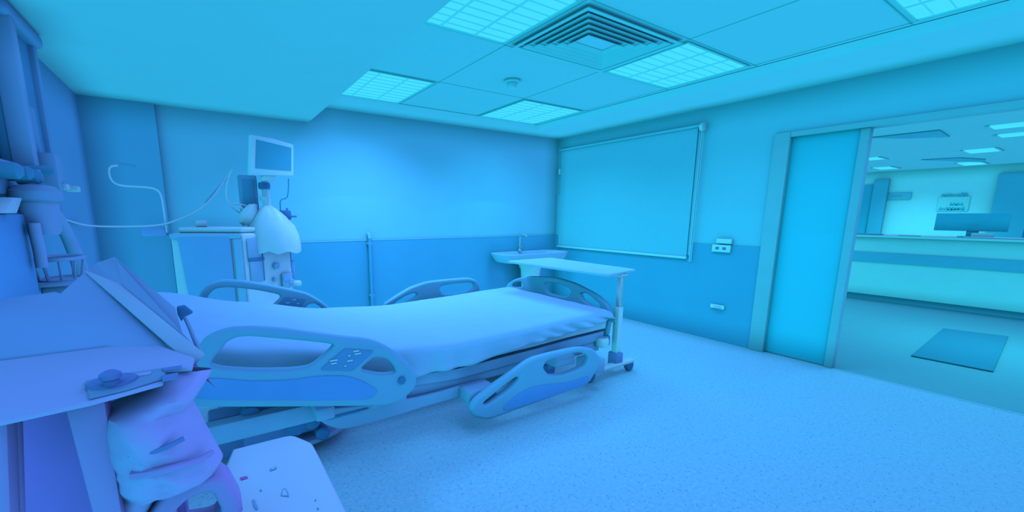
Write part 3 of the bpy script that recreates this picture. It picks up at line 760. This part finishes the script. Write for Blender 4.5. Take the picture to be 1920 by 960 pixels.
# ================================================================== SERVICE COLUMN on the left wall
sv = empty('service_column', (-5.6, -1.8, 1.65), 'tall wall-mounted medical gas column at the left edge', 'service column')
MB().box(-5.68, -5.60, -2.05, -1.56, 1.62, 2.418, .01).build('back_box', M_penddk, sv)
MB().box(-5.64, -5.555, -2.06, -1.985, 1.62, 2.36, .012).build('rail_strip', M_rail2, sv)
MB().box(-5.64, -5.575, -1.63, -1.575, 1.40, 2.36, .012).build('rail_strip', M_pend, sv)
MB().box(-5.68, -5.55, -2.12, -1.54, 2.34, 2.42, .03, 3).build('top_shroud', M_pend, sv)
MB().box(-5.62, -5.585, -1.88, -1.76, 1.70, 1.98, .01).build('gas_module', M_pend, sv)
X5 = -5.52
def p5(u, v, X=X5): return at(u, v, 0, X)
a = p5(0, 300); b2 = p5(120, 345)
MB().box(-5.68, -5.60, -2.45, -1.45, 1.50, 1.66, .012).build('outlet_rail', M_pend, sv)
for (u, v, r) in ((20, 320, .034), (42, 324, .030), (60, 332, .034), (84, 320, .025)):
    p = p5(u, v); RY = Matrix.Rotation(PI/2, 4, 'Y')
    MB().lathe([(r*.6, -.10), (r*.6, -.05), (r, -.05), (r, .02), (r*.6, .035), (0, .035)], (X5, p.y, p.z), 18, RY).build('gas_outlet', M_penddk, sv)
p = p5(108, 325); MB().box(-5.62, -5.5, p.y-.09, p.y+.06, p.z-.10, p.z+.10, .012).build('valve_block', M_rail2, sv)
for (u, v) in ((111, 350), (133, 354)):
    p = p5(u, v); MB().box(-5.6, -5.48, p.y-.03, p.y+.03, p.z-.018, p.z+.018, .01).build('lever', M_bezel, sv)
# suction jar below
jr = empty('suction_jar', (X5, p5(72, 390).y, 1.4), 'pale suction jar with a cap hanging under the gas column', 'suction jar')
c = p5(72, 392)
MB().lathe([(.0, -.12), (.06, -.12), (.07, -.10), (.075, .03), (.07, .035)], c, 22).build('jar', M_hose, jr)
MB().lathe([(.078, .0), (.095, .012), (.095, .05), (.07, .075), (.03, .085), (.03, .15), (.0, .15)], (c.x, c.y, c.z+.03), 22).build('cap', M_rail2, jr)
MB().box(c.x-.16, c.x-.06, c.y-.03, c.y+.03, c.z+.04, c.z+.08, .008).build('hanger', M_pend, jr)
q = [p5(8, 400), p5(26, 370), p5(43, 371), p5(33, 400)]
tag(MB().prism(q, (-.05, 0, 0), .006).build('instruction_card', M_bezel), 'tilted white card at the left edge above the blue panel', 'card')
# hoses
tag(MB().tube([p5(92, 390), p5(103, 398), p5(118, 425), p5(135, 460), p5(150, 500), p5(154, 520)], [.022, .040], 12, 2).build('suction_hose', M_hose), 'wide pale hose curving down from the suction jar', 'hose')
tag(MB().tube([p5(63, 418), p5(68, 445), p5(74, 470), p5(79, 502)], .022, 12, 2).build('breathing_tube', M_hose), 'short upright tube between suction jar and basket', 'tube')
# basket
bk = empty('wire_basket', p5(105, 500), 'small wire basket on the left wall below the suction jar', 'basket')
c = p5(112, 505)
MB().tube([(c.x+.10*math.cos(a), c.y+.14*math.sin(a), c.z+.06) for a in [2*PI*k/20 for k in range(21)]], .010, 8).build('rim', M_hose, bk)
MB().tube([(c.x+.08*math.cos(a), c.y+.12*math.sin(a), c.z-.05) for a in [2*PI*k/20 for k in range(21)]], .008, 8).build('lower_ring', M_hose, bk)
for k in range(10):
    a = 2*PI*k/10; MB().tube([(c.x+.10*math.cos(a), c.y+.14*math.sin(a), c.z+.06), (c.x+.08*math.cos(a), c.y+.12*math.sin(a), c.z-.05)], .005, 6).build('wire_stay', M_hose, bk)
MB().box(c.x-.1, c.x+.09, c.y-.2, c.y+.16, c.z-.065, c.z-.05, .005).build('shelf', M_rail2, bk)
MB().box(-5.68, c.x-.06, c.y-.1, c.y+.1, c.z-.10, c.z-.06, .008).build('wall_bracket', M_pend, bk)
MB().box(c.x-.07, c.x+.04, c.y-.09, c.y+.04, c.z-.20, c.z-.066, .03, 3).build('drip_cup', M_hose, bk)
# blue panel
a = at(50, 402, 0, -5.56); b2 = at(62, 556, 0, -5.56)
bpn = empty('wall_cabinet', (-5.6, a.y-.3, b2.z), 'blue wall-hung cabinet at the far left edge', 'cabinet')
MB().box(-5.68, -5.57, a.y-.9, a.y-.02, 1.03, 1.425, .012).build('body', M_panelblue, bpn)
MB().box(-5.57, -5.555, a.y-.89, a.y-.03, 1.04, 1.415, .006).build('door', M_panelblue, bpn)

# ================================================================== CONSOLE TROLLEY in the left foreground
ZD = 1.05
tl = empty('equipment_trolley', (-5.2, -3.7, 0), 'grey-violet equipment trolley with sloping console in the left foreground', 'equipment trolley')
def on_slope(u, v):
    # sloping rear panel through the crease (y=-3.59, z=1.05) rising 0.25 per metre towards +y
    d = fw + (u-CX)/FPX*rt - (v-CY)/FPX*up
    t = (ZD+.25*(CAM.y+3.59)-CAM.z)/(d.z-.25*d.y); return CAM+t*d
crease = [at(-60, 682, 2, ZD), at(200, 650, 2, ZD), at(240, 648, 2, ZD)]
deck = [at(u, v, 2, ZD) for u, v in ((-70, 685), (200, 650), (300, 648), (365, 670), (360, 689), (312, 692), (305, 716), (170, 753), (0, 790), (-70, 806))]
MB().prism(deck, (0, 0, -.010), .003).build('work_surface', M_con, tl)
rear = [on_slope(u, v) for u, v in ((-70, 684), (200, 649), (358, 688), (262, 600), (159, 511), (113, 551), (105, 548), (0, 562), (-70, 570))]
rear = [p+Vector((0, 0, .004)) for p in rear]
MB().prism(rear, (0, 0, -.05), .006).build('sloping_panel', M_conface, tl)
# tilted lid at the right of the panel
S0, S3 = at(159, 511, 1, -3.0), at(192, 508, 1, -3.0)
T0 = at(215, 480, 1, -3.0); T00 = at(181, 492, 1, -3.0)
S1, S2 = at(361, 690, 1, -3.80), at(385, 667, 1, -3.80)
T1 = at(331, 577, 1, -3.42); T2 = at(339, 606, 1, -3.52); T3 = at(345, 628, 1, -3.62)
b = bmesh.new()
R1 = [b.verts.new(p) for p in (S3, T0, T1, T2, T3, S2)]
L1 = [b.verts.new(p) for p in (S0, T00, T1+(T00-T0), T2+(T00-T0), T3+(T00-T0), S1)]
b.faces.new(R1); b.faces.new(L1[::-1])
for k in range(6): b.faces.new((R1[k], R1[(k+1) % 6], L1[(k+1) % 6], L1[k]))
bmesh.ops.recalc_face_normals(b, faces=b.faces)
bmesh.ops.bevel(b, geom=b.edges[:], offset=.005, segments=2, profile=.5, affect='EDGES')
x = MB(); x._merge(b); lid = x.build('tilted_lid', M_slab, tl)
nf = (S3-S0).cross(S1-S0).normalized()
if nf.dot(CAM-S0) < 0: nf = -nf
MB().prism([p+nf*.0006 for p in (S0, S3, S2, S1)], nf*.006, .002).build('lid_lit_edge', M_slablit, lid)  # thin lighter plate that paints the lit near edge of the lid
cpx = [at(u, v, 1, -3.40) for u, v in ((331, 577), (346, 574), (362, 587), (346, 595), (340, 603), (333, 590))]
MB().prism(cpx, (0, .03, 0), .003).build('lid_clip', M_dark, lid)
MB().tube([at(u, v, 1, y) for u, v, y in ((347, 596, -3.42), (355, 612, -3.5), (366, 640, -3.62), (378, 664, -3.76))], .006, 8, 1).build('stay_cable', M_hose, lid)
# instrument plate with a rotary knob
plate_px = [at(u, v, 2, ZD) for u, v in ((160, 718), (235, 704), (312, 692), (306, 713), (240, 733), (168, 751))]
ip = MB().prism([p+Vector((0, 0, .001)) for p in plate_px], (0, 0, .004), .001).build('instrument_plate', M_condark, tl)
c = at(212, 720, 2, ZD)
dial = MB().lathe([(.045, 0), (.042, .006), (.03, .008), (0, .006)], (c.x, c.y, ZD+.004), 28).build('dial', M_congap, ip)
c = at(208, 712, 2, ZD+.02)
MB().lathe([(.014, 0), (.014, .012), (.019, .016), (.019, .026), (.01, .032), (0, .032)], (c.x, c.y, ZD+.008), 18).build('knob', M_congap, ip)
c = at(268, 706, 2, ZD)
MB().box(c.x-.016, c.x+.016, c.y-.012, c.y+.012, ZD+.003, ZD+.007, .001).build('label_plate', M_con, ip)
for px in ([(304, 693), (341, 687), (340, 692), (307, 698)], [(303, 707), (334, 701), (335, 711), (305, 716)]):
    MB().prism([at(u, v, 2, ZD+.004) for u, v in px], (0, 0, .004), .001).build('vent_slot', M_congap, tl)
# body under the deck
MB().box(-5.62, -5.06, -3.66, -3.2, .12, 1.03, .01).build('cabinet', M_concab, tl)
def post(px, y, d, m, name):
    P = [at(u, v, 1, y) for u, v in px]
    MB().prism(P, (0, d, 0), .006).build(name, m, tl)
post([(122, 770), (197, 752), (236, 1010), (185, 1010)], -3.95, .06, M_leg, 'front_leg')
post([(-12, 790), (14, 786), (22, 1010), (-4, 1010)], -3.95, .05, M_leg, 'front_leg')
post([(25, 786), (35, 784), (42, 1010), (32, 1010)], -3.90, .03, M_leg, 'cable_duct')
MB().box(-5.5, -4.98, -4.0, -3.3, .07, .12, .015).build('base', M_concab, tl)
for (x_, y_) in ((-5.45, -3.9), (-5.03, -3.9), (-5.45, -3.36), (-5.03, -3.36)):
    MB().lathe([(.02, -.015), (.033, -.012), (.036, 0), (.033, .012), (.02, .015)], (x_, y_, .036), 16, RX).build('caster', M_congap, tl)
# open cradle at the right
def cr(px, y): return [at(u, v, 1, y) for u, v in px]
cradle = plate('side_cradle', pxz([(255, 990), (318, 895), (362, 880), (424, 878), (456, 937), (443, 952), (400, 990)], -3.86), [pxz([(330, 940), (358, 914), (396, 903), (416, 942), (400, 965), (340, 975)], -3.86)], XZ(-3.86), .10, M_leg, tl, .012, 1)
MB().box(-5.06, -4.98, -3.86, -3.74, .12, 1.03, .01).build('rear_upright', M_concab, tl)

# soft bag hanging at the trolley's right end
def sack(name, y0, left, right, z_off, m, label, cat, depth=.10, seed=0, parent=None):
    """bag between a left and a right edge line given top to bottom; bulges towards the camera and to the back"""
    o = MB(); rows = []
    n = len(left)
    def curve(L, t):
        f = t*(len(L)-1); i = min(int(f), len(L)-2); a_, b_ = L[i], L[i+1]
        return (a_[0]+(b_[0]-a_[0])*(f-i), a_[1]+(b_[1]-a_[1])*(f-i))
    NR, NC = 40, 28
    for i in range(NR+1):
        t = i/NR; L = curve(left, t); R_ = curve(right, t); row = []
        bul = depth*(.25+.75*math.sin(PI*min(1, t*1.02))**.7)
        for j in range(2*NC+1):
            a = PI*2*j/(2*NC); s = .5-.5*math.cos(a)
            u = L[0]+(R_[0]-L[0])*s; v = L[1]+(R_[1]-L[1])*s
            P = at(u, v, 1, y0)
            k = math.sin(a)
            wr = .030*abs(noise.noise(Vector((P.x*7+P.z*5, P.z*13-P.x*6, seed))))+.014*abs(noise.noise(Vector((P.x*24, P.z*34+P.x*14, seed+3))))+.016*math.sin(P.z*46+P.x*30)*max(0, noise.noise(Vector((P.x*5, P.z*6, 8))))
            row.append((P.x, y0-bul*k*(1 if k > 0 else .3)+(wr if k > 0 else 0)*abs(k), P.z))
        rows.append(row)
    o.grid(rows); bmesh.ops.remove_doubles(o.bm, verts=o.bm.verts, dist=1e-5)
    ob = o.build(name, m)
    return tag(ob, label, cat)
sack('plastic_bag', -3.86,
     [(306, 690), (285, 722), (240, 742), (196, 760), (194, 785), (195, 815), (200, 850), (205, 885), (211, 920), (206, 935), (206, 990)],
     [(398, 691), (393, 702), (378, 724), (361, 748), (374, 770), (388, 798), (404, 826), (418, 852), (410, 868), (310, 900), (262, 985)],
     0, M_bag, 'crumpled milky plastic bag hanging from the right end of the trolley', 'plastic bag', .15, 1)
# dark tubing coiled inside the bag
tag(MB().tube([at(u, v, 1, y) for u, v, y in ((240, 855, -3.985), (270, 852, -4.0), (305, 842, -4.005), (345, 822, -3.995))], .006, 8, 2).build('tubing', M_congap), 'dark upper tube showing in the milky plastic bag', 'tube')
tag(MB().tube([at(u, v, 1, y) for u, v, y in ((246, 892, -3.985), (290, 886, -4.0), (330, 876, -4.005), (370, 866, -3.985), (398, 848, -3.95))], [.010, .007], 8, 2).build('tubing', M_leg), 'thicker lower tube sagging across the milky plastic bag', 'tube')

# ================================================================== WHITE CABINET at the bottom
wc = empty('bedside_unit', (-4.76, -3.7, 0), 'low white unit with rounded corners at the bottom edge', 'medical unit')
ztop = .50
tp_ = [at(u, v, 2, ztop) for u, v in ((414, 847), (540, 815), (586, 829), (655, 968))]
poly = [(tp_[0].x, tp_[0].y), (tp_[1].x-.02, tp_[1].y), (tp_[1].x+.02, tp_[1].y-.01), (tp_[2].x-.005, tp_[2].y+.01), (tp_[2].x, tp_[2].y-.03), (tp_[3].x, tp_[3].y), (tp_[3].x, -4.15), (tp_[0].x, -4.15)]
plate('body', poly, [], Matrix.Translation((0, 0, .26)), .48, M_box, wc, .012, 1)
MB().box(tp_[0].x+.03, tp_[3].x-.03, -4.1, -3.35, 0, .03).build('plinth', M_concab, wc, smooth=False)
def mark(name, px, m, h=.002):
    MB().prism([at(u, v, 2, ztop+.0005) for u, v in px], (0, 0, h), .0004, 1).build(name, m, wc)
mark('red_label', [(450, 896), (463, 893), (465, 897), (452, 901)], M_red)
mark('outlined_label', [(506, 880), (517, 875), (519, 879), (507, 884)], M_mark)
mark('inner_label', [(509, 880), (515, 877), (516, 879), (510, 882)], M_box, .003)
mark('marking', [(526, 930), (530, 917), (535, 915), (541, 925), (542, 932)], M_mark, .0012)
mark('marking', [(529, 930), (531, 919), (535, 919), (539, 929)], M_box, .002)
mark('slot', [(473, 938), (477, 937), (484, 954), (480, 957), (475, 948)], M_mark)
mark('screw', [(487, 919), (490, 918), (491, 921), (488, 922)], M_mark)
mark('screw', [(590, 937), (592, 936), (593, 939), (591, 940)], M_mark)
mark('screw', [(594, 953), (597, 952), (598, 955), (595, 956)], M_mark)
